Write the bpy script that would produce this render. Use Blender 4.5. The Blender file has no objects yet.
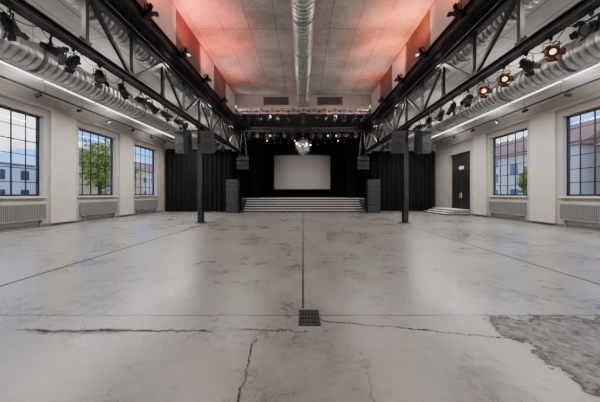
import bpy, math, random
from mathutils import Vector, Matrix
random.seed(7)
scn=bpy.context.scene
EYE=1.6
# ---------------------------------------------------------------- materials
def nodes_of(m):
    m.use_nodes=True; nt=m.node_tree; nt.nodes.clear(); return nt, nt.nodes, nt.links
def mat(name,col,rough=0.6,metal=0.0,var=0.12,scale=6.0,bump=0.0,emit=None,es=0.0,spec=0.5):
    m=bpy.data.materials.new(name); nt,N,L=nodes_of(m)
    o=N.new('ShaderNodeOutputMaterial'); b=N.new('ShaderNodeBsdfPrincipled'); L.new(b.outputs[0],o.inputs[0])
    b.inputs['Roughness'].default_value=rough; b.inputs['Metallic'].default_value=metal
    b.inputs['Specular IOR Level'].default_value=spec
    tc=N.new('ShaderNodeTexCoord'); no=N.new('ShaderNodeTexNoise'); no.inputs['Scale'].default_value=scale; no.inputs['Detail'].default_value=5
    L.new(tc.outputs['Object'],no.inputs['Vector'])
    r=N.new('ShaderNodeValToRGB'); L.new(no.outputs[0],r.inputs[0])
    c=Vector(col); lo=c*(1-var); hi=c*(1+var)
    r.color_ramp.elements[0].position=.3; r.color_ramp.elements[0].color=(*lo,1)
    r.color_ramp.elements[1].position=.7; r.color_ramp.elements[1].color=(*[min(1,x) for x in hi],1)
    L.new(r.outputs[0],b.inputs['Base Color'])
    if bump:
        bp=N.new('ShaderNodeBump'); bp.inputs['Strength'].default_value=bump; bp.inputs['Distance'].default_value=.02
        L.new(no.outputs[0],bp.inputs['Height']); L.new(bp.outputs[0],b.inputs['Normal'])
    if emit:
        b.inputs['Emission Color'].default_value=(*emit,1); b.inputs['Emission Strength'].default_value=es
    return m
M={}
M['plaster']=mat('wall_plaster',(.32,.295,.265),.85,var=.12,scale=1.2)
M['reveal']=mat('reveal_plaster',(.43,.40,.365),.8,var=.07,scale=2)
M['white']=mat('white_paint',(.7,.68,.65),.7,var=.05,scale=2)
M['black']=mat('black_steel',(.008,.008,.009),.45,var=.2,scale=9)
M['blackm']=mat('black_fixture',(.009,.009,.010),.38,var=.2,scale=20)
M['frame']=mat('window_frame_steel',(.008,.009,.010),.5)
M['curtain']=mat('black_curtain_cloth',(.008,.008,.009),.95,var=.3,scale=3,spec=.1)
M['galv']=mat('galvanised_duct',(.52,.52,.52),.30,metal=.88,var=.18,scale=5)
M['alu']=mat('aluminium_lit_pink',(.85,.68,.66),.35,metal=.5,var=.05)  # silver metal with the pink of the stage light put into its base colour
M['grey']=mat('grey_metal',(.18,.185,.19),.55,var=.08)
M['rad']=mat('radiator_paint',(.19,.19,.185),.6,var=.06)
M['darkgrey']=mat('dark_grey_panel',(.12,.095,.10),.7,var=.08,scale=3)
M['stageceil']=mat('stage_ceiling_paint',(.03,.028,.028),.8,var=.1,scale=3)
M['lightpanel']=mat('light_panel',(.58,.55,.52),.7,var=.05,scale=2)
M['riser']=mat('stage_riser',(.02,.02,.022),.6)
M['tread']=mat('stage_tread',(.10,.098,.09),.55,var=.15)
M['nosing']=mat('stair_nosing',(.70,.68,.65),.5,var=.05)
M['deck']=mat('stage_deck_wood',(.36,.30,.23),.5,var=.12)
M['screen']=mat('projection_screen_cloth',(.36,.345,.345),.8,var=.02)
M['grille']=mat('speaker_grille',(.014,.014,.015),.6,var=.4,scale=120)
M['cone']=mat('speaker_cone',(.02,.02,.022),.5)
M['spk']=mat('speaker_cabinet_grey',(.035,.035,.038),.5)
M['lens']=mat('lens_glass',(.10,.11,.13),.08,var=.1)
M['warm']=mat('warm_lamp',(1,.6,.3),.4,emit=(1,.28,.04),es=9)
M['red']=mat('red_lamp',(1,.2,.1),.4,emit=(1,.16,.08),es=10)
M['wlamp']=mat('white_lamp',(1,1,1),.4,emit=(1,.85,.75),es=3)
M['led']=mat('led_diffuser',(1,1,1),.4,emit=(1,.97,.92),es=5)
M['iron']=mat('cast_iron',(.02,.019,.017),.6,var=.3,scale=30)
M['dark']=mat('drain_hole_shade',(.002,.002,.002),.9)
M['asphalt']=mat('asphalt',(.22,.22,.22),.9,bump=.3)
M['house1']=mat('house_cream',(.80,.69,.52),.9,var=.05)
M['house2']=mat('house_white',(.85,.85,.83),.9,var=.05)
M['house3']=mat('house_ochre',(.80,.48,.24),.9,var=.05)
M['roof']=mat('roof_tiles',(.42,.20,.12),.9,var=.25,scale=10)
M['hglass']=mat('house_glass',(.08,.1,.13),.1)
M['leaf']=mat('tree_leaves',(.42,.44,.05),.8,var=.5,scale=4,bump=.6)
M['bark']=mat('tree_bark',(.12,.09,.06),.9,var=.3)
M['doorm']=mat('door_dark',(.014,.015,.017),.5)
M['mirror']=mat('mirror_tiles',(.9,.9,.92),.12,metal=1,var=.03)

def panel_mat(name,col,px,py,line,dark,speck=.12,rough=.9,off=0.0):
    m=bpy.data.materials.new(name); nt,N,L=nodes_of(m)
    o=N.new('ShaderNodeOutputMaterial'); b=N.new('ShaderNodeBsdfPrincipled'); L.new(b.outputs[0],o.inputs[0])
    b.inputs['Roughness'].default_value=rough
    tc=N.new('ShaderNodeTexCoord'); br=N.new('ShaderNodeTexBrick')
    br.inputs['Scale'].default_value=1; br.inputs['Brick Width'].default_value=px; br.inputs['Row Height'].default_value=py
    br.inputs['Mortar Size'].default_value=line; br.inputs['Mortar Smooth'].default_value=.1; br.offset=off
    br.inputs['Color1'].default_value=(*col,1); br.inputs['Color2'].default_value=(*[c*.88 for c in col],1)
    br.inputs['Mortar'].default_value=(*dark,1)
    L.new(tc.outputs['Object'],br.inputs['Vector'])
    no=N.new('ShaderNodeTexNoise'); no.inputs['Scale'].default_value=9; no.inputs['Detail'].default_value=8; no.inputs['Roughness'].default_value=.8; L.new(tc.outputs['Object'],no.inputs['Vector'])
    no2=N.new('ShaderNodeTexNoise'); no2.inputs['Scale'].default_value=.7; no2.inputs['Detail'].default_value=4; L.new(tc.outputs['Object'],no2.inputs['Vector'])
    ad=N.new('ShaderNodeMath'); ad.operation='ADD'; L.new(no.outputs[0],ad.inputs[0]); L.new(no2.outputs[0],ad.inputs[1])
    mr=N.new('ShaderNodeMapRange'); mr.inputs[1].default_value=.8; mr.inputs[2].default_value=1.2; mr.inputs[3].default_value=1-speck; mr.inputs[4].default_value=1+speck
    L.new(ad.outputs[0],mr.inputs[0])
    mx=N.new('ShaderNodeMix'); mx.data_type='RGBA'; mx.blend_type='MULTIPLY'; mx.inputs[0].default_value=1
    L.new(br.outputs[0],mx.inputs[6]); L.new(mr.outputs[0],mx.inputs[7]); L.new(mx.outputs[2],b.inputs['Base Color'])
    bp=N.new('ShaderNodeBump'); bp.inputs['Strength'].default_value=.35; bp.inputs['Distance'].default_value=.01
    L.new(no.outputs[0],bp.inputs['Height']); L.new(bp.outputs[0],b.inputs['Normal'])
    return m
M['ceil']=panel_mat('ceiling_woodwool',(.38,.35,.325),1.25,2.5,.014,(.15,.14,.13),speck=.32)
M['aisleceil']=panel_mat('aisle_ceiling_boards',(.46,.44,.415),.62,5.0,.018,(.17,.165,.155),speck=.08)

def glass_mat():
    m=bpy.data.materials.new('window_glass'); nt,N,L=nodes_of(m)
    o=N.new('ShaderNodeOutputMaterial'); t=N.new('ShaderNodeBsdfTransparent'); g=N.new('ShaderNodeBsdfGlossy'); g.inputs['Roughness'].default_value=.03
    mx=N.new('ShaderNodeMixShader'); mx.inputs[0].default_value=.03
    t.inputs[0].default_value=(.98,.99,.99,1)
    L.new(t.outputs[0],mx.inputs[1]); L.new(g.outputs[0],mx.inputs[2]); L.new(mx.outputs[0],o.inputs[0]); return m
M['glass']=glass_mat()

def floor_mat():
    m=bpy.data.materials.new('polished_concrete'); nt,N,L=nodes_of(m)
    o=N.new('ShaderNodeOutputMaterial'); b=N.new('ShaderNodeBsdfPrincipled'); L.new(b.outputs[0],o.inputs[0])
    tc=N.new('ShaderNodeTexCoord'); P=tc.outputs['Object']
    sp=N.new('ShaderNodeSeparateXYZ'); L.new(P,sp.inputs[0]); X=sp.outputs[0]; Y=sp.outputs[1]
    def mt(op,a,b_=None,c=None,clamp=False):
        n=N.new('ShaderNodeMath'); n.operation=op; n.use_clamp=clamp
        for i,v in enumerate((a,b_,c)):
            if v is None: continue
            if isinstance(v,(int,float)): n.inputs[i].default_value=v
            else: L.new(v,n.inputs[i])
        return n.outputs[0]
    def noise(s,d=5,r=.55):
        n=N.new('ShaderNodeTexNoise'); n.inputs['Scale'].default_value=s; n.inputs['Detail'].default_value=d; n.inputs['Roughness'].default_value=r; L.new(P,n.inputs['Vector']); return n.outputs[0]
    def mrange(v,a,b_,c,d):
        n=N.new('ShaderNodeMapRange'); n.clamp=True; n.inputs[1].default_value=a; n.inputs[2].default_value=b_; n.inputs[3].default_value=c; n.inputs[4].default_value=d; L.new(v,n.inputs[0]); return n.outputs[0]
    n1=noise(.35,6,.6); n2=noise(1.5,10,.66); n3=noise(9,8,.7); n4=noise(50,3)
    s=mt('ADD',mt('MULTIPLY',n1,.34),mt('MULTIPLY',n2,.34)); s=mt('ADD',s,mt('MULTIPLY',n3,.20)); s=mt('ADD',s,mt('MULTIPLY',n4,.12))
    cr=N.new('ShaderNodeValToRGB'); L.new(s,cr.inputs[0])
    e=cr.color_ramp.elements; e[0].position=.38; e[0].color=(.095,.088,.080,1); e[1].position=.62; e[1].color=(.275,.261,.244,1)
    wob=mt('SUBTRACT',noise(2.0,6,.7),.5); wob2=mt('SUBTRACT',noise(3.1,8,.75),.5)
    def line(A,pos,w,B=None,lo=None,hi=None,amp=0,slope=0,w_=wob):
        d=mt('SUBTRACT',A,pos)
        if slope: d=mt('SUBTRACT',d,mt('MULTIPLY',B,slope))
        if amp: d=mt('ADD',d,mt('MULTIPLY',w_,amp))
        d=mt('ABSOLUTE',d); k=mrange(d,w*.5,w,1,0)
        if lo is not None: k=mt('MULTIPLY',k,mrange(B,lo,lo+.05,0,1))
        if hi is not None: k=mt('MULTIPLY',k,mrange(B,hi-.05,hi,1,0))
        return k
    masks=[(line(X,0.0,.021,Y,3.7,None),.92),(line(X,-5.25,.052),.92),(line(X,5.25,.048),.85),
      (line(Y,3.52,.013),.88),(line(Y,9.3,.03),.35),(line(Y,14.7,.05),.4),(line(Y,20,.05),.4),
      (line(Y,3.13,.023,X,-3.4,-1.1,.25),.95),(line(Y,3.13,.014,X,-1.2,0.1,.4),.88),
      (line(Y,3.42,.018,X,.15,2.5,.3,-.2,wob2),.95),(line(Y,3.55,.012,X,2.4,5.5,.4,-.05,wob),.8),
      (line(X,-.52,.011,Y,1.5,2.98,.25),.92),(line(X,.55,.007,Y,1.5,2.5,.3,0,wob2),.65)]
    tot=None
    for k,w in masks:
        v=mt('MULTIPLY',k,w); tot=v if tot is None else mt('MAXIMUM',tot,v)
    d=mt('ABSOLUTE',mt('ADD',mt('SUBTRACT',Y,3.11),mt('MULTIPLY',wob,.25)))
    st=mt('MULTIPLY',mrange(d,.0,.09,1,0),mt('MULTIPLY',mrange(X,-3.4,-3.0,0,1),mrange(X,-2.2,-1.9,1,0)))
    st=mt('MULTIPLY',st,mrange(n3,.4,.6,.4,1))
    xx=mt('ADD',X,mt('MULTIPLY',wob2,1.0)); yy=mt('ADD',Y,mt('MULTIPLY',wob,.8))
    pa=mt('MULTIPLY',mt('MULTIPLY',mrange(xx,2.3,2.42,0,1),mrange(xx,5.0,5.2,1,0)),mt('MULTIPLY',mrange(yy,2.1,2.25,0,1),mrange(yy,3.4,3.5,1,0)))
    pedge=mt('MULTIPLY',mt('MULTIPLY',pa,mt('SUBTRACT',1.0,pa)),2.9)
    pat=mt('MULTIPLY',pa,mrange(n3,.35,.65,.70,.18))
    sc=mt('MULTIPLY',mrange(noise(.9,9,.72),.57,.74,0,.35),mrange(n3,.4,.6,.4,1))
    drk=mt('MAXIMUM',tot,mt('MULTIPLY',st,.95)); drk=mt('MAXIMUM',drk,pat); drk=mt('MAXIMUM',drk,sc); drk=mt('MAXIMUM',drk,pedge,None,True)
    mx=N.new('ShaderNodeMix'); mx.data_type='RGBA'; L.new(drk,mx.inputs[0]); L.new(cr.outputs[0],mx.inputs[6]); mx.inputs[7].default_value=(.016,.014,.012,1)
    L.new(mx.outputs[2],b.inputs['Base Color'])
    ro=mt('ADD',mrange(s,.40,.61,.235,.38),mt('MULTIPLY',drk,.35)); L.new(ro,b.inputs['Roughness'])
    L.new(mrange(drk,0,.7,.52,.04),b.inputs['Specular IOR Level'])
    bp=N.new('ShaderNodeBump'); bp.inputs['Strength'].default_value=.10; bp.inputs['Distance'].default_value=.006
    h=mt('SUBTRACT',mt('MULTIPLY',n2,.2),drk); L.new(h,bp.inputs['Height']); L.new(bp.outputs[0],b.inputs['Normal'])
    return m
M['floor']=floor_mat()

# ---------------------------------------------------------------- mesh builder
class MB:
    def __init__(s): s.v=[]; s.f=[]; s.m=[]; s.sm=[]; s.slots=[]; s.T=Matrix.Identity(4)
    def mi(s,k):
        if k not in s.slots: s.slots.append(k)
        return s.slots.index(k)
    def add(s,vs,fs,k,smooth=False):
        b=len(s.v); s.v+= [tuple(s.T@Vector(p)) for p in vs]; i=s.mi(k)
        for f in fs: s.f.append([b+a for a in f]); s.m.append(i); s.sm.append(smooth)
    def box(s,x0,x1,y0,y1,z0,z1,k):
        s.add([(x0,y0,z0),(x1,y0,z0),(x1,y1,z0),(x0,y1,z0),(x0,y0,z1),(x1,y0,z1),(x1,y1,z1),(x0,y1,z1)],
          [(0,3,2,1),(4,5,6,7),(0,1,5,4),(1,2,6,5),(2,3,7,6),(3,0,4,7)],k)
    def basis(s,p,q):
        p=Vector(p); q=Vector(q); d=(q-p).normalized(); up=Vector((0,0,1)) if abs(d.z)<.95 else Vector((0,1,0))
        a=d.cross(up).normalized(); b=a.cross(d).normalized(); return p,q,a,b
    def beam(s,p,q,w,h,k):
        p,q,a,b=s.basis(p,q); vs=[]
        for c in (p,q):
            for i,j in ((-1,-1),(1,-1),(1,1),(-1,1)): vs.append(c+a*(i*w/2)+b*(j*h/2))
        s.add(vs,[(3,2,1,0),(4,5,6,7),(0,1,5,4),(1,2,6,5),(2,3,7,6),(3,0,4,7)],k)
    def ibeam(s,p,q,w,h,t,k):
        p,q,a,b=s.basis(p,q)
        s.beam(p+b*(h/2-t/2),q+b*(h/2-t/2),w,t,k); s.beam(p-b*(h/2-t/2),q-b*(h/2-t/2),w,t,k); s.beam(p,q,t,h-2*t,k)
    def lathe(s,p,q,prof,seg,k,smooth=True,caps=True):
        p,q,a,b=s.basis(p,q); d=(q-p).normalized(); vs=[]
        for t,r in prof:
            for i in range(seg):
                an=2*math.pi*i/seg; vs.append(p+d*t+(a*math.cos(an)+b*math.sin(an))*r)
        fs=[]
        for j in range(len(prof)-1):
            for i in range(seg):
                i2=(i+1)%seg; fs.append((j*seg+i,j*seg+i2,(j+1)*seg+i2,(j+1)*seg+i))
        s.add(vs,fs,k,smooth)
        if caps:
            n=len(prof)-1
            s.add(vs[:seg],[list(range(seg))[::-1]],k); s.add(vs[n*seg:],[list(range(seg))],k)
    def cyl(s,p,q,r,k,seg=10,r2=None):
        l=(Vector(q)-Vector(p)).length; s.lathe(p,q,[(0,r),(l,r if r2 is None else r2)],seg,k)
    def mesh(s,name):
        me=bpy.data.meshes.new(name+'_mesh'); me.from_pydata(s.v,[],s.f)
        for k in s.slots: me.materials.append(M[k])
        me.polygons.foreach_set('material_index',s.m); me.polygons.foreach_set('use_smooth',s.sm); me.update(); return me
    def obj(s,name,loc=(0,0,0),rot=(0,0,0)):
        return place(name,s.mesh(name),loc,rot)
def place(name,me,loc=(0,0,0),rot=(0,0,0)):
    o=bpy.data.objects.new(name,me); scn.collection.objects.link(o); o.location=loc; o.rotation_euler=rot; return o

# ---------------------------------------------------------------- room shell
W=12.6; Y0=-3.0; YC=24.0; YB=34.0
b=MB(); b.box(-W-.4,W+.4,Y0-.4,YB+.4,-.3,0,'floor'); b.obj('floor')
WZ0,WZ1=1.5,5.35
wins=[(-.1,3.0),(4.9,8.0),(9.9,13.0),(14.95,18.0),(19.9,23.0)]
WT=.45
def side_wall(sg,name,openings,ztop=6.6):
    b=MB(); xa,xb=(W,W+WT) if sg>0 else (-W-WT,-W)
    y=Y0-.4
    for (a,c,z0,z1) in openings:
        b.box(xa,xb,y,a,0,ztop,'plaster')
        if z0>0: b.box(xa,xb,a,c,0,z0,'plaster')
        b.box(xa,xb,a,c,z1,ztop,'plaster'); y=c
    b.box(xa,xb,y,YB+.4,0,ztop,'plaster')
    b.obj(name)
side_wall(-1,'wall_left',[(a,c,WZ0,WZ1) for a,c in wins])
side_wall(1,'wall_right',[(a,c,WZ0,WZ1) for a,c in wins[:4]]+[(20.1,23.1,0.0,4.9)])
b=MB(); b.box(-W,W,Y0-.4,Y0,0,9.35,'plaster'); b.obj('wall_back')
b=MB(); b.box(-W,W,YB,YB+.4,0,8.6,'curtain'); b.obj('wall_front')
CZ=EYE+7.75; NX=5.3; YN=20.9
b=MB(); b.box(-NX-.3,NX+.3,Y0-.4,YN+.3,CZ,CZ+.25,'ceil'); b.obj('ceiling')
b=MB(); b.box(-NX,NX,YN,YN+.3,EYE+6.7,CZ,'lightpanel'); b.box(-NX,NX,YN-.04,YN+.34,EYE+6.62,EYE+6.72,'darkgrey'); b.obj('wall_header')
b=MB(); b.box(-NX-.4,NX+.4,YN+.3,YB,EYE+6.75,EYE+6.95,'stageceil'); b.obj('ceiling_stage')
for sg,nm in ((-1,'wall_clerestory_left'),(1,'wall_clerestory_right')):
    b=MB(); xs=sorted((sg*NX,sg*(NX+.3)))
    b.box(xs[0],xs[1],Y0-.4,YN+.3,EYE+5.55,CZ+.1,'darkgrey')
    b.box(xs[0],xs[1],YN+.3,YB,EYE+5.55,CZ+.1,'stageceil')
    edges=[(-1.0,1.2),(4.0,6.2),(9.0,11.0),(13.7,15.7),(18.3,20.5)]
    for a,c in edges:
        xp=sorted((sg*NX,sg*(NX-.05)))
        b.box(xp[0],xp[1],a,c,EYE+6.1,CZ-.1,'lightpanel')
    b.obj(nm)
for sg,nm in ((-1,'ceiling_aisle_left'),(1,'ceiling_aisle_right')):
    b=MB(); x0,z0,x1,z1=sg*5.6,EYE+6.3,sg*(W+.1),EYE+4.72
    ya,yb=Y0-.4,YB
    vs=[(x0,ya,z0),(x1,ya,z1),(x1,yb,z1),(x0,yb,z0),(x0,ya,z0+.2),(x1,ya,z1+.2),(x1,yb,z1+.2),(x0,yb,z0+.2)]
    fs=[(0,3,2,1),(4,5,6,7),(0,1,5,4),(1,2,6,5),(2,3,7,6),(3,0,4,7)]
    if sg<0: fs=[f[::-1] for f in fs]
    b.add(vs,fs,'aisleceil'); b.obj(nm)
for sg,nm,yy in ((-1,'wall_curtain_header_left',24.3),(1,'wall_curtain_header_right',25.3)):
    b=MB(); xs=sorted((sg*5.9,sg*W)); b.box(xs[0],xs[1],yy,yy+.25,5.5,7.7,'reveal'); b.obj(nm)
for sg,nm in ((-1,'left'),(1,'right')):
    b=MB(); segs=[(Y0,24.0)] if sg<0 else [(Y0,20.0),(23.3,25.3)]
    for a,c in segs:
        xs=sorted((sg*W,sg*(W-.03))); b.box(xs[0],xs[1],a,c,0,.14,'darkgrey')
    b.obj('baseboard_'+nm)
    b=MB(); xs=sorted((sg*W,sg*(W-.1))); b.box(xs[0],xs[1],Y0,24.2,5.72,5.86,'reveal'); b.obj('trim_1' if sg<0 else 'trim_2')
    b=MB(); xs=sorted((sg*W,sg*(W-.09)))
    gaps=[(3.25,4.65),(8.25,9.65),(13.25,14.7),(18.25,19.65)]
    for a,c in gaps: b.box(xs[0],xs[1],a,c,.14,5.72,'reveal')
    b.obj('trim_3' if sg<0 else 'trim_4')

wi=1
for sg in (-1,1):
    for j,(a,c) in enumerate(wins if sg<0 else wins[:4]):
        b=MB(); xf=sg*(W+.28)
        def vb(ya,yb,za,zb,t=.06,k='frame'):
            xs=sorted((xf-t/2,xf+t/2)); b.box(xs[0],xs[1],ya,yb,za,zb,k)
        fw=.09
        vb(a,a+fw,WZ0,WZ1,.1); vb(c-fw,c,WZ0,WZ1,.1); vb(a,c,WZ0,WZ0+fw,.1); vb(a,c,WZ1-fw,WZ1,.1)
        nc,nr=5,6
        for i in range(1,nc):
            y=a+(c-a)*i/nc; t=.055 if i in(2,3) else .038; vb(y-t/2,y+t/2,WZ0,WZ1,.04)
        for i in range(1,nr):
            z=WZ0+(WZ1-WZ0)*i/nr; t=.06 if i in (4,) else .038; vb(a,c,z-t/2,z+t/2,.04)
        vb(a+.02,c-.02,WZ0+.02,WZ1-.02,.008,'glass')
        xs=sorted((sg*(W-.10),sg*(W+.24))); b.box(xs[0],xs[1],a-.05,c+.05,WZ0-.09,WZ0-.005,'reveal')
        for ya,yb in ((a-.0,a+.02),(c-.02,c)):
            xs2=sorted((sg*(W+.002),sg*(W+.24))); b.box(xs2[0],xs2[1],ya,yb,WZ0,WZ1,'reveal')
        b.obj('window_%d'%wi); wi+=1
        b=MB(); x1=sg*(W-.16); xs=sorted((x1,sg*(W-.05)))
        b.box(xs[0],xs[1],a+.05,c-.05,.36,.42,'rad'); b.box(xs[0],xs[1],a+.05,c-.05,1.08,1.13,'rad')
        xs3=sorted((sg*(W-.12),sg*(W-.08))); b.box(xs3[0],xs3[1],a+.05,c-.05,.4,1.1,'grey')
        y=a+.07
        while y<c-.07:
            b.box(xs[0],xs[1],y,y+.028,.40,1.10,'rad'); y+=.075
        for yy in (a+.3,c-.3):
            xs4=sorted((sg*(W-.09),sg*(W-.035))); b.box(xs4[0],xs4[1],yy,yy+.04,0,.9,'rad')
        b.obj('radiator')

b=MB(); b.box(W+.3,W+.4,20.12,23.08,0,4.88,'doorm')
b.box(W+.22,W+.3,20.35,20.45,.4,3.3,'black'); b.box(W+.22,W+.3,22.75,22.85,.4,3.3,'black'); b.box(W+.22,W+.3,20.35,22.85,3.3,3.4,'black')
for ya,yb in ((20.47,21.58),(21.62,22.73)):
    b.box(W+.24,W+.29,ya,yb,.42,3.28,'doorm')
    b.box(W+.225,W+.242,ya+.12,yb-.12,.6,1.5,'black'); b.box(W+.225,W+.242,ya+.12,yb-.12,1.7,3.1,'black')
b.cyl((W+.18,21.5,1.3),(W+.18,21.5,1.7),.02,'alu',8); b.cyl((W+.18,21.7,1.3),(W+.18,21.7,1.7),.02,'alu',8)
b.box(W+.22,W+.25,21.3,21.9,3.6,3.85,'white')
b.obj('door_1')
b=MB()
for i in range(3): b.box(W-1.9+.35*i,W-.035,20.1,23.4,.135*i,.135*(i+1)-.03,'riser'); b.box(W-1.93+.35*i,W-.035,20.07,23.43,.135*(i+1)-.03,.135*(i+1),'nosing')
b.obj('entrance_steps')

# ---------------------------------------------------------------- lattice girders and columns
for sg in (-1,1):
    b=MB(); x=sg*5.63; zb=EYE+3.75; zt=EYE+5.3
    b.ibeam((x,Y0+.02,zb),(x,YB-.7,zb),.22,.2,.025,'black')
    b.ibeam((x,Y0+.02,zt),(x,YB-.7,zt),.22,.18,.025,'black')
    y=-2.6+.0; n=0; st=1.9
    while y<YB-2.7:
        b.beam((x,y,zb+.1),(x,y,zt-.1),.11,.11,'black')
        if n%2==0: b.beam((x,y+.05,zb+.1),(x,y+st-.05,zt-.1),.10,.10,'black')
        else: b.beam((x,y+.05,zt-.1),(x,y+st-.05,zb+.1),.10,.10,'black')
        b.box(x-.02,x+.02,y-.18,y+.18,zb+.08,zb+.24,'black'); b.box(x-.02,x+.02,y-.18,y+.18,zt-.24,zt-.08,'black')
        y+=st; n+=1
    b.obj('lattice_girder')
    b=MB(); xi=sg*5.17
    b.ibeam((xi,Y0+.02,EYE+5.72),(xi,YB-.7,EYE+5.72),.2,.36,.03,'black')
    b.beam((sg*5.42,Y0+.02,EYE+5.5),(sg*5.42,YB-.7,EYE+5.5),.3,.05,'black')
    b.obj('runway_beam')
    b=MB(); y=14.7
    b.box(x-.13,x+.13,y-.15,y-.125,0.02,zb-.1,'black'); b.box(x-.13,x+.13,y+.125,y+.15,.02,zb-.1,'black'); b.box(x-.012,x+.012,y-.13,y+.13,.02,zb-.1,'black')
    b.box(x-.24,x+.24,y-.24,y+.24,0,.03,'black'); b.box(x-.22,x+.22,y-.22,y+.22,zb-.14,zb-.1,'black')
    for sx in(-1,1):
        for sy in(-1,1): b.cyl((x+sx*.2,y+sy*.2,.03),(x+sx*.2,y+sy*.2,.07),.018,'grey',6)
    b.box(x-.1,x+.1,y-.22,y-.15,1.3,1.75,'cone')
    b.obj('steel_column')
    b=MB(); xp=sg*5.95; zp=EYE+3.78
    b.cyl((xp,Y0+.2,zp),(xp,20.5,zp),.028,'blackm',8)
    y=-2.0
    while y<20: b.beam((xp,y,zp),(sg*5.745,y,zp+.05),.03,.03,'black'); y+=1.9
    b.cyl((xp+sg*.1,Y0+.2,zp+.12),(xp+sg*.1,20.5,zp+.12),.016,'blackm',6)
    y=-2.0; rc=random.Random(5)
    while y<20:
        L_=rc.uniform(.7,1.4); dz=rc.uniform(.12,.35); prev=None
        for k in range(9):
            t=k/8; p=(xp+sg*.03,y+L_*t,zp+.02-dz*4*t*(1-t))
            if prev: b.cyl(prev,p,.011,'blackm',5)
            prev=p
        y+=L_
    b.obj('lighting_bar')

# ---------------------------------------------------------------- spiral ducts
def duct(name,x,z,r,ya,yb,pitch=.22,seg=32):
    b=MB(); prof=[(0,r)]; t=0; L=yb-ya; n=0
    while t<L-pitch:
        t+=pitch; n+=1; h=.012 if n%14 else .035; w=.016 if n%14 else .035
        prof+=[(t-w,r),(t-w*.5,r+h),(t+w*.5,r+h),(t+w,r)]
    prof.append((L,r))
    b.lathe((x,ya,z),(x,yb,z),prof,seg,'galv')
    return b
def straps(b,x,z,r,ya,yb,step,top):
    y=ya+1
    while y<yb:
        b.lathe((x,y-.02,z),(x,y+.02,z),[(0,r+.005),(0,r+.03),(.04,r+.03),(.04,r+.005)],32,'grey',caps=False)
        b.cyl((x,y,z+r),(x,y,top),.008,'grey',6); y+=step
b=duct('c',0,EYE+7.1,.45,Y0+.1,YN-.05); straps(b,0,EYE+7.1,.45,Y0,YN,2.5,CZ); b.obj('ventilation_duct')
for sg in (-1,1):
    x=sg*8.1; z=EYE+4.1; b=duct('s',x,z,.42,Y0+.1,23.9); straps(b,x,z,.42,Y0,23.5,2.5,EYE+5.72); b.obj('ventilation_duct')
    x=sg*6.35; z=EYE+5.55; b=duct('h',x,z,.3,Y0+.1,23.9,seg=24); straps(b,x,z,.3,Y0,23.5,2.5,EYE+6.1); b.obj('ventilation_duct')
def slope_z(x): return EYE+6.3-(abs(x)-5.6)/(W+.1-5.6)*1.58
for sg in (-1,1):
    b=MB(); x=sg*9.7; z=EYE+4.25
    y=Y0+.5
    while y<21.5:
        b.box(x-.045,x+.045,y,y+2.4,z,z+.06,'white'); b.box(x-.035,x+.035,y+.02,y+2.38,z-.015,z,'led')
        for yy in(y+.3,y+2.1): b.cyl((x,yy,z+.06),(x,yy,slope_z(x)),.006,'grey',5)
        y+=2.5
    b.obj('linear_light')
    b=MB(); x=sg*11.6; z=EYE+4.5
    b.box(x-.03,x+.03,Y0+.1,23.8,z,z+.05,'blackm')
    y=0
    while y<24: b.cyl((x,y,z+.04),(x,y,slope_z(x)),.008,'blackm',5); y+=2
    b.obj('track_rail')
    b=MB(); x=sg*10.7; z=EYE+4.72
    b.box(x-.1,x+.1,Y0+.1,23.8,z,z+.012,'grey'); b.box(x-.1,x-.09,Y0+.1,23.8,z,z+.06,'grey'); b.box(x+.09,x+.1,Y0+.1,23.8,z,z+.06,'grey')
    y=0.5
    while y<24: b.cyl((x,y,z),(x,y,slope_z(x)),.008,'grey',5); y+=2
    b.obj('cable_tray')

# ---------------------------------------------------------------- spotlights
def spot_mesh(tilt,lens):
    b=MB(); b.T=Matrix.Identity(4)
    b.box(-.03,.03,-.02,.02,-.06,.04,'blackm'); b.cyl((0,0,-.1),(0,0,-.05),.012,'grey',6)
    b.beam((-.15,0,-.11),(.15,0,-.11),.03,.012,'blackm')
    for s_ in (-1,1): b.beam((s_*.15,0,-.105),(s_*.15,0,-.33),.012,.04,'blackm'); b.cyl((s_*.135,0,-.3),(s_*.18,0,-.3),.025,'blackm',8)
    b.T=Matrix.Translation((0,0,-.3))@Matrix.Rotation(-tilt,4,'X')
    b.lathe((0,-.2,0),(0,.2,0),[(0,.06),(.02,.09),(.1,.095),(.11,.11),(.26,.115),(.3,.13),(.36,.13),(.36,.115),(.34,.11)],14,'blackm',caps=False)
    b.lathe((0,-.2,0),(0,.2,0),[(0,.06),(.001,.001)],14,'blackm',caps=False)
    for t in (.13,.16,.19,.22): b.lathe((0,-.2+t,0),(0,0.2,0),[(0,.112),(0,.122),(.008,.122),(.008,.112)],14,'blackm',caps=False)
    b.cyl((0,.12,0),(0,.135,0),.11,'lens',14)
    if lens!='lens': b.cyl((0,.13,0),(0,.14,0),.06,lens,14)
    for an in (0,math.pi/2,math.pi,3*math.pi/2):
        R=Matrix.Rotation(an,3,'Y'); w=.12 if an in(0,math.pi) else .09
        p=[R@Vector(v) for v in ((-w,.16,.125),(w,.16,.125),(w*.75,.27,.19),(-w*.75,.27,.19))]
        q=[v+R@Vector((0,0,.005)) for v in p]
        b.add(p+q,[(0,1,2,3),(7,6,5,4),(0,4,5,1),(1,5,6,2),(2,6,7,3),(3,7,4,0)],'blackm')
    return b.mesh('stage_spotlight')
SP=[spot_mesh(math.radians(t),'lens') for t in (20,45,65)]
SW=spot_mesh(math.radians(35),'warm'); SR=spot_mesh(math.radians(-30),'red'); SL=spot_mesh(math.radians(30),'wlamp')
def spot(x,y,z,head,me=None): 
    place('stage_spotlight',me or random.choice(SP),(x,y,z),(0,0,head))
zp=EYE+3.78
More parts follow.
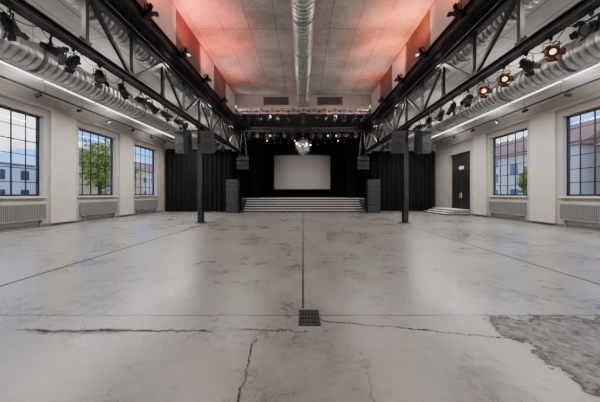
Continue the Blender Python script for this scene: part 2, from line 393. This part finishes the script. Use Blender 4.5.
for y in (4.6,5.4,6.3,6.9,7.8,8.8,9.8,10.5,11.5,12.7,13.5,16,17.3,18.6,19.8):
    spot(-5.95,y,zp-.04,random.choice([-.9,-1.5,-2.2,-.4,1.2]))
for y in (4.6,5.5,7.1,9.6,10.6,11.5,12.6,13.6,16,17.4,18.7,19.8):
    spot(5.95,y,zp-.04,random.choice([.9,1.5,2.2,.4,-1.2]))
for y in (6.4,7.9,8.8): spot(5.95,y,zp-.04,2.7,SW)
for sg in (-1,1):
    for y in (8.5,11.0,13.5,16.5):
        spot(sg*4.95,y,EYE+6.05,sg*math.pi/2,SR)
def track_spot():
    b=MB(); b.box(-.02,.02,-.06,.06,-.03,0,'blackm'); b.cyl((0,0,-.14),(0,0,-.03),.01,'blackm',6)
    b.lathe((-.02,-.1,-.12),(.06,.12,-.2),[(0,.05),(.01,.07),(.2,.07),(.24,.08),(.24,.06)],12,'blackm'); return b
me=track_spot().mesh('track_spotlight')
for sg in (-1,1):
    for y in (3.5,5.8,7.9,9.9,11.7,13.9,16,18.2,20.4,22.4):
        place('track_spotlight',me,(sg*11.6,y,EYE+4.5),(0,0,random.uniform(0,6)))

# ---------------------------------------------------------------- box truss + mirror ball
def box_truss(name,xa,xb,y,z,s,k):
    b=MB()
    for dy in(-s/2,s/2):
        for dz in(-s/2,s/2): b.cyl((xa,y+dy,z+dz),(xb,y+dy,z+dz),.025,k,8)
    x=xa; n=0; st=s*1.1
    while x<xb-.01:
        x2=min(x+st,xb)
        for dy in(-s/2,s/2):
            a_,c_=(-s/2,s/2) if n%2 else (s/2,-s/2); b.cyl((x,y+dy,z+a_),(x2,y+dy,z+c_),.014,k,6)
        for dz in(-s/2,s/2):
            a_,c_=(-s/2,s/2) if n%2 else (s/2,-s/2); b.cyl((x,y+a_,z+dz),(x2,y+c_,z+dz),.014,k,6)
        x=x2; n+=1
    return b
TZ=EYE+6.35
b=box_truss('t',-5.1,5.1,20.3,TZ,.36,'alu')
for x in (-4.5,4.5): b.cyl((x,20.3,TZ+.16),(x,20.3,CZ-.002),.012,'grey',6)
b.obj('box_truss')
for x in (-4.7,-4.1,-3.3,-2.6,-1.9,-1.1,1.0,1.7,2.4,3.1,3.9,4.6): spot(x,20.3,TZ-.22,random.uniform(-.6,.6)+math.pi,random.choice(SP))
for (yy,zz) in ((24.5,EYE+5.9),(28,EYE+6.0),(22.3,EYE+5.4)):
    b=box_truss('t',-4.9,4.9,yy,zz,.3,'grey' if yy==24.5 else 'blackm')
    for x in (-4.5,0,4.5): b.cyl((x,yy,zz+.15),(x,yy,EYE+6.75),.012,'grey',6)
    b.obj('box_truss')
    for i,x in enumerate((-4.5,-3.8,-3.0,-2.4,-1.6,-.9,.8,1.5,2.3,3.0,3.7,4.4)): spot(x,yy,zz-.2,random.uniform(-.6,.6)+math.pi,SL if (yy==24.5 and i in (2,4,8,9)) else (SR if yy==28 and i in (1,5,10) else None))
b=MB(); R=.62; bz=EYE+3.62; by=20.3; nr=18
rb=random.Random(3)
for i in range(nr):
    t0=math.pi*i/nr+.008; t1=math.pi*(i+1)/nr-.008; tm=(t0+t1)/2
    ns=max(5,int(2*math.pi*math.sin(tm)*nr/math.pi))
    for j in range(ns):
        g=.008/max(.2,math.sin(tm)); a0=2*math.pi*j/ns+g; a1=2*math.pi*(j+1)/ns-g
        vs=[]
        for t,a in ((t0,a0),(t1,a0),(t1,a1),(t0,a1)):
            rr=R+rb.uniform(-.014,.014); vs.append((rr*math.sin(t)*math.cos(a),by+rr*math.sin(t)*math.sin(a),bz+rr*math.cos(t)))
        b.add(vs,[(0,1,2,3)],'mirror')
pr=[(R-math.cos(math.pi*i/16)*R*.965,max(.001,math.sin(math.pi*i/16)*R*.965)) for i in range(17)]
b.lathe((0,by,bz-R),(0,by,bz+R),pr,24,'grey')
b.cyl((0,by,bz+R-.02),(0,by,bz+R+.1),.07,'blackm',12); b.cyl((0,by,bz+R+.1),(0,by,TZ-.75),.02,'blackm',8)
b.cyl((0,by,TZ-.95),(0,by,TZ-.3),.2,'blackm',14); b.box(-.25,.25,by-.15,by+.15,TZ-.3,TZ-.2,'blackm')
b.obj('mirror_ball')

# ---------------------------------------------------------------- stage
b=MB(); n=6
for i in range(n):
    y=23.5+.32*i; z=.2*(i+1)
    b.box(-5.2,5.2,y,y+.32,0.0,z-.02,'riser'); b.box(-5.2,5.2,y+.05,y+.32,z-.02,z,'tread'); b.box(-5.22,5.22,y-.03,y+.05,z-.05,z,'nosing')
b.obj('stage_steps')
b=MB(); b.box(-5.9,5.9,25.45,YB-.3,0,1.14,'riser'); b.box(-5.92,5.92,25.44,YB-.3,1.14,1.2,'deck'); b.obj('stage')
b=MB(); sy=32.4; x0,x1=-3.48,3.3; z0,z1=EYE+.6,EYE+4.65
b.box(x0,x1,sy,sy+.02,z0,z1,'screen')
for a in ((x0-.08,x0,z0-.08,z1+.08),(x1,x1+.08,z0-.08,z1+.08),(x0,x1,z0-.08,z0),(x0,x1,z1,z1+.08)): b.box(a[0],a[1],sy-.02,sy+.04,a[2],a[3],'blackm')
b.cyl((x0-.2,sy,z1+.16),(x1+.2,sy,z1+.16),.08,'blackm',12)
for x in(x0+.4,x1-.4): b.cyl((x,sy,z1+.2),(x,sy,EYE+6.745),.01,'grey',6)
b.obj('projection_screen')

def curtain(name,pts,z0,z1,amp=.10,per=.42):
    path=[]; d=0
    for i in range(len(pts)-1):
        p=Vector(pts[i]); q=Vector(pts[i+1]); L=(q-p).length; n=max(2,int(L/(per/8))); dr=(q-p)/L; nm=Vector((-dr.y,dr.x))
        for k in range(n+(1 if i==len(pts)-2 else 0)):
            t=k/n*L; s=(d+t)/per*2*math.pi
            path.append((p+dr*t,nm,s)); 
        d+=L
    rows=6; vs=[]
    for r in range(rows+1):
        f=r/rows; z=z1+(z0-z1)*f
        for p,nm,s in path:
            a=amp*(.5+.5*f)*(math.sin(s+.25*math.sin(s*.37+2*f))+.3*math.sin(s*.41+1))
            vs.append((p.x+nm.x*a,p.y+nm.y*a,z))
    n=len(path); fs=[(r*n+i,r*n+i+1,(r+1)*n+i+1,(r+1)*n+i) for r in range(rows) for i in range(n-1)]
    b=MB(); b.add(vs,fs,'curtain',True)
    for i in range(len(pts)-1): b.cyl((*pts[i],z1+.03),(*pts[i+1],z1+.03),.03,'blackm',8)
    b.obj(name)
curtain('stage_curtain',[(-12.4,24.05),(-9,24.05),(-6.4,24.05)],.02,5.6)
curtain('stage_curtain',[(12.3,25.05),(9,25.05),(6.4,25.05)],.02,5.6)
curtain('stage_curtain',[(-6.25,25.2),(-6.25,33.2)],.02,5.1)
curtain('stage_curtain',[(6.25,25.2),(6.25,33.2)],.02,5.1)
curtain('stage_curtain',[(-6.1,33.6),(6.1,33.6)],1.22,7.9)
curtain('stage_curtain',[(-5.3,27),(-4.4,27)],1.22,7.6)
curtain('stage_curtain',[(5.3,27),(4.4,27)],1.22,7.6)

# ---------------------------------------------------------------- loudspeakers
def speaker(b,w,d,h,tap=.7,k='blackm'):
    f=w/2; r=w/2*tap
    vs=[(-f,-d/2,-h/2),(f,-d/2,-h/2),(r,d/2,-h/2),(-r,d/2,-h/2),(-f,-d/2,h/2),(f,-d/2,h/2),(r,d/2,h/2),(-r,d/2,h/2)]
    b.add(vs,[(0,3,2,1),(4,5,6,7),(0,1,5,4),(1,2,6,5),(2,3,7,6),(3,0,4,7)],k)
    b.box(-f+.03,f-.03,-d/2-.02,-d/2,-h/2+.03,h/2-.03,'grille' if k=='blackm' else k)
    wr=min(w*.36,h*.25)
    b.lathe((0,-d/2-.022,-h*.2),(0,-d/2-.04,-h*.2),[(0,wr),(.012,wr),(.012,wr*.9),(.004,wr*.8),(.002,wr*.3),(.01,.001)],20,'cone',caps=False)
    b.box(-w*.3,w*.3,-d/2-.03,-d/2-.02,h*.2,h*.4,'cone')
for sg in (-1,1):
    b=MB(); x=sg*5.63; y=14.7
    for ox,rz in ((.74,.45*sg),(-.52,-.35*sg)):
        b.T=Matrix.Translation((x+ox*sg,y-.42,EYE+2.75))@Matrix.Rotation(math.radians(6),4,'X')@Matrix.Rotation(rz,4,'Z')
        speaker(b,.70,.6,1.14,k='spk')
    b.T=Matrix.Identity(4)
    b.beam((x-.75,y-.2,EYE+3.42),(x+.75,y-.2,EYE+3.42),.06,.06,'black')
    for ox in(.74,-.52): b.beam((x+ox*sg,y-.25,EYE+3.42),(x+ox*sg,y-.42,EYE+3.25),.05,.05,'black')
    b.obj('column_loudspeaker')
    b=MB(); xx=sg*5.95
    hs=(.72,.72,.72,.66)
    for i,h in enumerate(hs):
        z=sum(hs[:i])+h/2
        b.T=Matrix.Translation((xx,22.7,z)); speaker(b,1.0,.8,h-.01,.95)
    b.T=Matrix.Identity(4); b.obj('loudspeaker_stack')
    b=MB()
    for i in range(3):
        b.T=Matrix.Translation((sg*5.0,22.3+.05*i,EYE+2.95-.34*i))@Matrix.Rotation(math.radians(4+5*i),4,'X'); speaker(b,1.0,.5,.32,.8,k='spk')
    b.T=Matrix.Identity(4); b.box(sg*5-.4,sg*5+.4,22.1,22.5,EYE+3.14,EYE+3.2,'blackm')
    for dx in(-.3,.3): b.cyl((sg*5+dx,22.3,EYE+3.2),(sg*5+dx*.3,22.3,EYE+5.25),.015,'grey',6)
    b.obj('line_array_loudspeaker')
for sg in (-1,1):
    b=MB(); xc=sg*2.1
    b.box(xc-1,xc+1,YN-.05,YN,EYE+6.95,EYE+7.6,'grey'); b.box(xc-.93,xc+.93,YN-.06,YN-.045,EYE+7.02,EYE+7.53,'riser')
    z=EYE+7.06
    while z<EYE+7.5: b.box(xc-.93,xc+.93,YN-.085,YN-.06,z,z+.03,'grey'); z+=.08
    b.obj('ventilation_grille')
b=MB(); gx0,gx1,gy0,gy1=-.055,.215,3.24,3.66
b.box(gx0,gx1,gy0,gy1,.0,.003,'dark')  # black plate painted as the shade of the hole, recess not cut
b.box(gx0,gx0+.015,gy0,gy1,0,.012,'iron'); b.box(gx1-.015,gx1,gy0,gy1,0,.012,'iron'); b.box(gx0,gx1,gy0,gy0+.018,0,.012,'iron'); b.box(gx0,gx1,gy1-.018,gy1,0,.012,'iron')
for i in range(1,7): xx=gx0+(gx1-gx0)*i/7; b.box(xx-.005,xx+.005,gy0,gy1,.0,.01,'iron')
for i in range(1,4): yy=gy0+(gy1-gy0)*i/4; b.box(gx0,gx1,yy-.010,yy+.010,.0,.011,'iron')
b.obj('floor_drain')

# ---------------------------------------------------------------- outside
b=MB()
b.box(-90,-W-.46,-40,100,-.5,-.2,'asphalt'); b.obj('street')
b=MB(); b.box(W+.46,90,-40,100,-.5,-.2,'asphalt'); b.obj('street')
def house(xf,sg,ya,yb,h,roofh,k,storeys,depth=10):
    b=MB(); x0,x1=sorted((xf,xf+sg*depth)); b.box(x0,x1,ya,yb,-.2,h,k)
    xm=(x0+x1)/2; o=.5
    if roofh>0:
        b.add([(x0-o,ya-o,h),(x1+o,ya-o,h),(xm,ya-o,h+roofh),(x0-o,yb+o,h),(x1+o,yb+o,h),(xm,yb+o,h+roofh)],[(0,1,2),(5,4,3),(0,2,5,3),(1,4,5,2),(0,3,4,1)],'roof')
    else: b.box(x0-.2,x1+.2,ya-.2,yb+.2,h,h+.3,'grey')
    sh=h/storeys
    for s in range(storeys):
        y=ya+1
        while y<yb-1.6:
            z=s*sh+.8; xs=sorted((xf,xf-sg*.06)); b.box(xs[0],xs[1],y-.1,y+1.4,z-.1,z+1.6,'white')
            xs=sorted((xf-sg*.05,xf-sg*.1)); b.box(xs[0],xs[1],y,y+.62,z,z+1.5,'hglass'); b.box(xs[0],xs[1],y+.68,y+1.3,z,z+1.5,'hglass')
            y+=3.6
    b.obj('house')
house(-46,-1,10,48,6.2,0,'house2',2)
house(-36,-1,47,60,7.0,3.2,'house3',3)
house(-42,-1,62,90,7.5,3.0,'house1',2)
house(30,1,14,26.5,6.5,3.0,'house1',2)
house(30,1,29,41,7.0,3.6,'house1',2)
house(33,1,44,70,8.0,3.6,'house2',3)
def tree(x,y,h,r):
    b=MB(); b.cyl((x,y,-.2),(x,y,h*.55),.25,'bark',10,.14)
    for i in range(5):
        a=i*1.26; b.cyl((x,y,h*.4),(x+math.cos(a)*r*.6,y+math.sin(a)*r*.6,h*.7),.1,'bark',6,.04)
    rnd=random.Random(int(x*10+y))
    for i in range(1400):
        while True:
            p=Vector((rnd.uniform(-1,1),rnd.uniform(-1,1),rnd.uniform(-1,1)))
            if .3<p.length<1: break
        lump=1+.18*math.sin(p.x*7+p.z*5)+.12*math.sin(p.y*9)
        c=Vector((x,y,h*.66))+Vector((p.x*r,p.y*r,p.z*h*.36))*lump
        s=rnd.uniform(.18,.34); u=Vector((rnd.gauss(0,1),rnd.gauss(0,1),rnd.gauss(0,1))).normalized(); v=u.orthogonal().normalized()
        w=u.cross(v)
        b.add([c+v*s,c+w*s*.6,c-v*s,c-w*s*.6],[(0,1,2,3)],'leaf')
    b.obj('tree')
tree(-24,31.5,7.8,2.0); tree(-27,39,6.5,2.2); tree(24,27.5,4.2,1.4)

# ---------------------------------------------------------------- world
w=bpy.data.worlds.new('sky'); scn.world=w; w.use_nodes=True; nt=w.node_tree; N=nt.nodes; L=nt.links; N.clear()
o=N.new('ShaderNodeOutputWorld'); bg=N.new('ShaderNodeBackground'); L.new(bg.outputs[0],o.inputs[0])
tc=N.new('ShaderNodeTexCoord'); sp=N.new('ShaderNodeSeparateXYZ'); L.new(tc.outputs['Generated'],sp.inputs[0])
r=N.new('ShaderNodeValToRGB'); L.new(sp.outputs[2],r.inputs[0]); e=r.color_ramp.elements
e[0].position=0; e[0].color=(.24,.46,.90,1); e[1].position=.3; e[1].color=(.05,.19,.66,1)
mp=N.new('ShaderNodeMapping'); mp.inputs['Scale'].default_value=(1,1,2.6); L.new(tc.outputs['Generated'],mp.inputs[0])
no=N.new('ShaderNodeTexNoise'); no.inputs['Scale'].default_value=5.5; no.inputs['Detail'].default_value=7; L.new(mp.outputs[0],no.inputs['Vector'])
cr=N.new('ShaderNodeValToRGB'); cr.color_ramp.elements[0].position=.49; cr.color_ramp.elements[1].position=.62; L.new(no.outputs[0],cr.inputs[0])
mx=N.new('ShaderNodeMix'); mx.data_type='RGBA'; L.new(cr.outputs[0],mx.inputs[0]); L.new(r.outputs[0],mx.inputs[6]); mx.inputs[7].default_value=(.95,.96,1,1)
L.new(mx.outputs[2],bg.inputs[0]); bg.inputs[1].default_value=3.0

# ---------------------------------------------------------------- lights
def area(name,loc,target,sx,sy,power,col=(1,1,1)):
    l=bpy.data.lights.new(name,'AREA'); l.shape='RECTANGLE'; l.size=sx; l.size_y=sy; l.energy=power; l.color=col
    o=bpy.data.objects.new(name,l); scn.collection.objects.link(o); o.location=loc
    d=Vector(target)-Vector(loc); o.rotation_euler=d.to_track_quat('-Z','Y').to_euler(); return o
for sg in (-1,1):
    for y in (1,6,11,16,21):
        area('linear_lamp',(sg*9.7,y,EYE+4.2),(sg*9.7,y,0),.12,4.5,320,(1,.965,.92))
        area('nave_fill_up',(sg*4.9,y,EYE+6.0),(sg*1.0,y,CZ),.25,4,80,(1,.92,.85))  # added white fill, bounced off the nave ceiling
        area('nave_fill_down',(sg*4.9,y,EYE+5.45),(sg*3.0,y,0),.2,4,150,(1,.95,.90))  # added fill at girder height to even out the nave light
        area('aisle_fill_up',(sg*9.7,y,EYE+4.33),(sg*9.9,y,9),.15,4,110,(1,.965,.92))  # added fill that brightens the sloped aisle ceiling
def spotl(loc,tg,power,col,ang=80):
    l=bpy.data.lights.new('stage_lamp','SPOT'); l.energy=power; l.color=col; l.spot_size=math.radians(ang); l.spot_blend=.9; l.shadow_soft_size=.1
    o=bpy.data.objects.new('stage_lamp',l); scn.collection.objects.link(o); o.location=loc
    o.rotation_euler=(Vector(tg)-Vector(loc)).to_track_quat('-Z','Y').to_euler()
for sg in (-1,1):
    for y,pw in ((8.5,800),(11.0,1100),(13.5,650),(16.5,220)):
        spotl((sg*4.6,y,EYE+6.0),(sg*4.45,y+.8,CZ),pw,(1,.085,.035) if sg<0 else (1,.15,.03),104)
    spotl((sg*2.0,25,EYE+5.4),(sg*1,31,1.2),400,(1,.93,.85),70)
    spotl((sg*2.5,20.2,EYE+6.0),(sg*2,25,.8),900,(1,.95,.9),60)
    spotl((sg*2.0,19.5,EYE+4.9),(sg*2,24,EYE+6.3),160,(1,.6,.5),110)
spotl((0,24,EYE+5.6),(0,32.4,EYE+2.6),600,(1,1,1),50)

# ---------------------------------------------------------------- camera
cd=bpy.data.cameras.new('camera'); cd.lens=16; cd.sensor_width=36; cd.clip_end=300; cd.clip_start=.05
cd.shift_x=-3/600; cd.shift_y=-7/600
co=bpy.data.objects.new('camera',cd); scn.collection.objects.link(co); co.location=(0,0,EYE); co.rotation_euler=(math.pi/2,0,0)
scn.camera=co
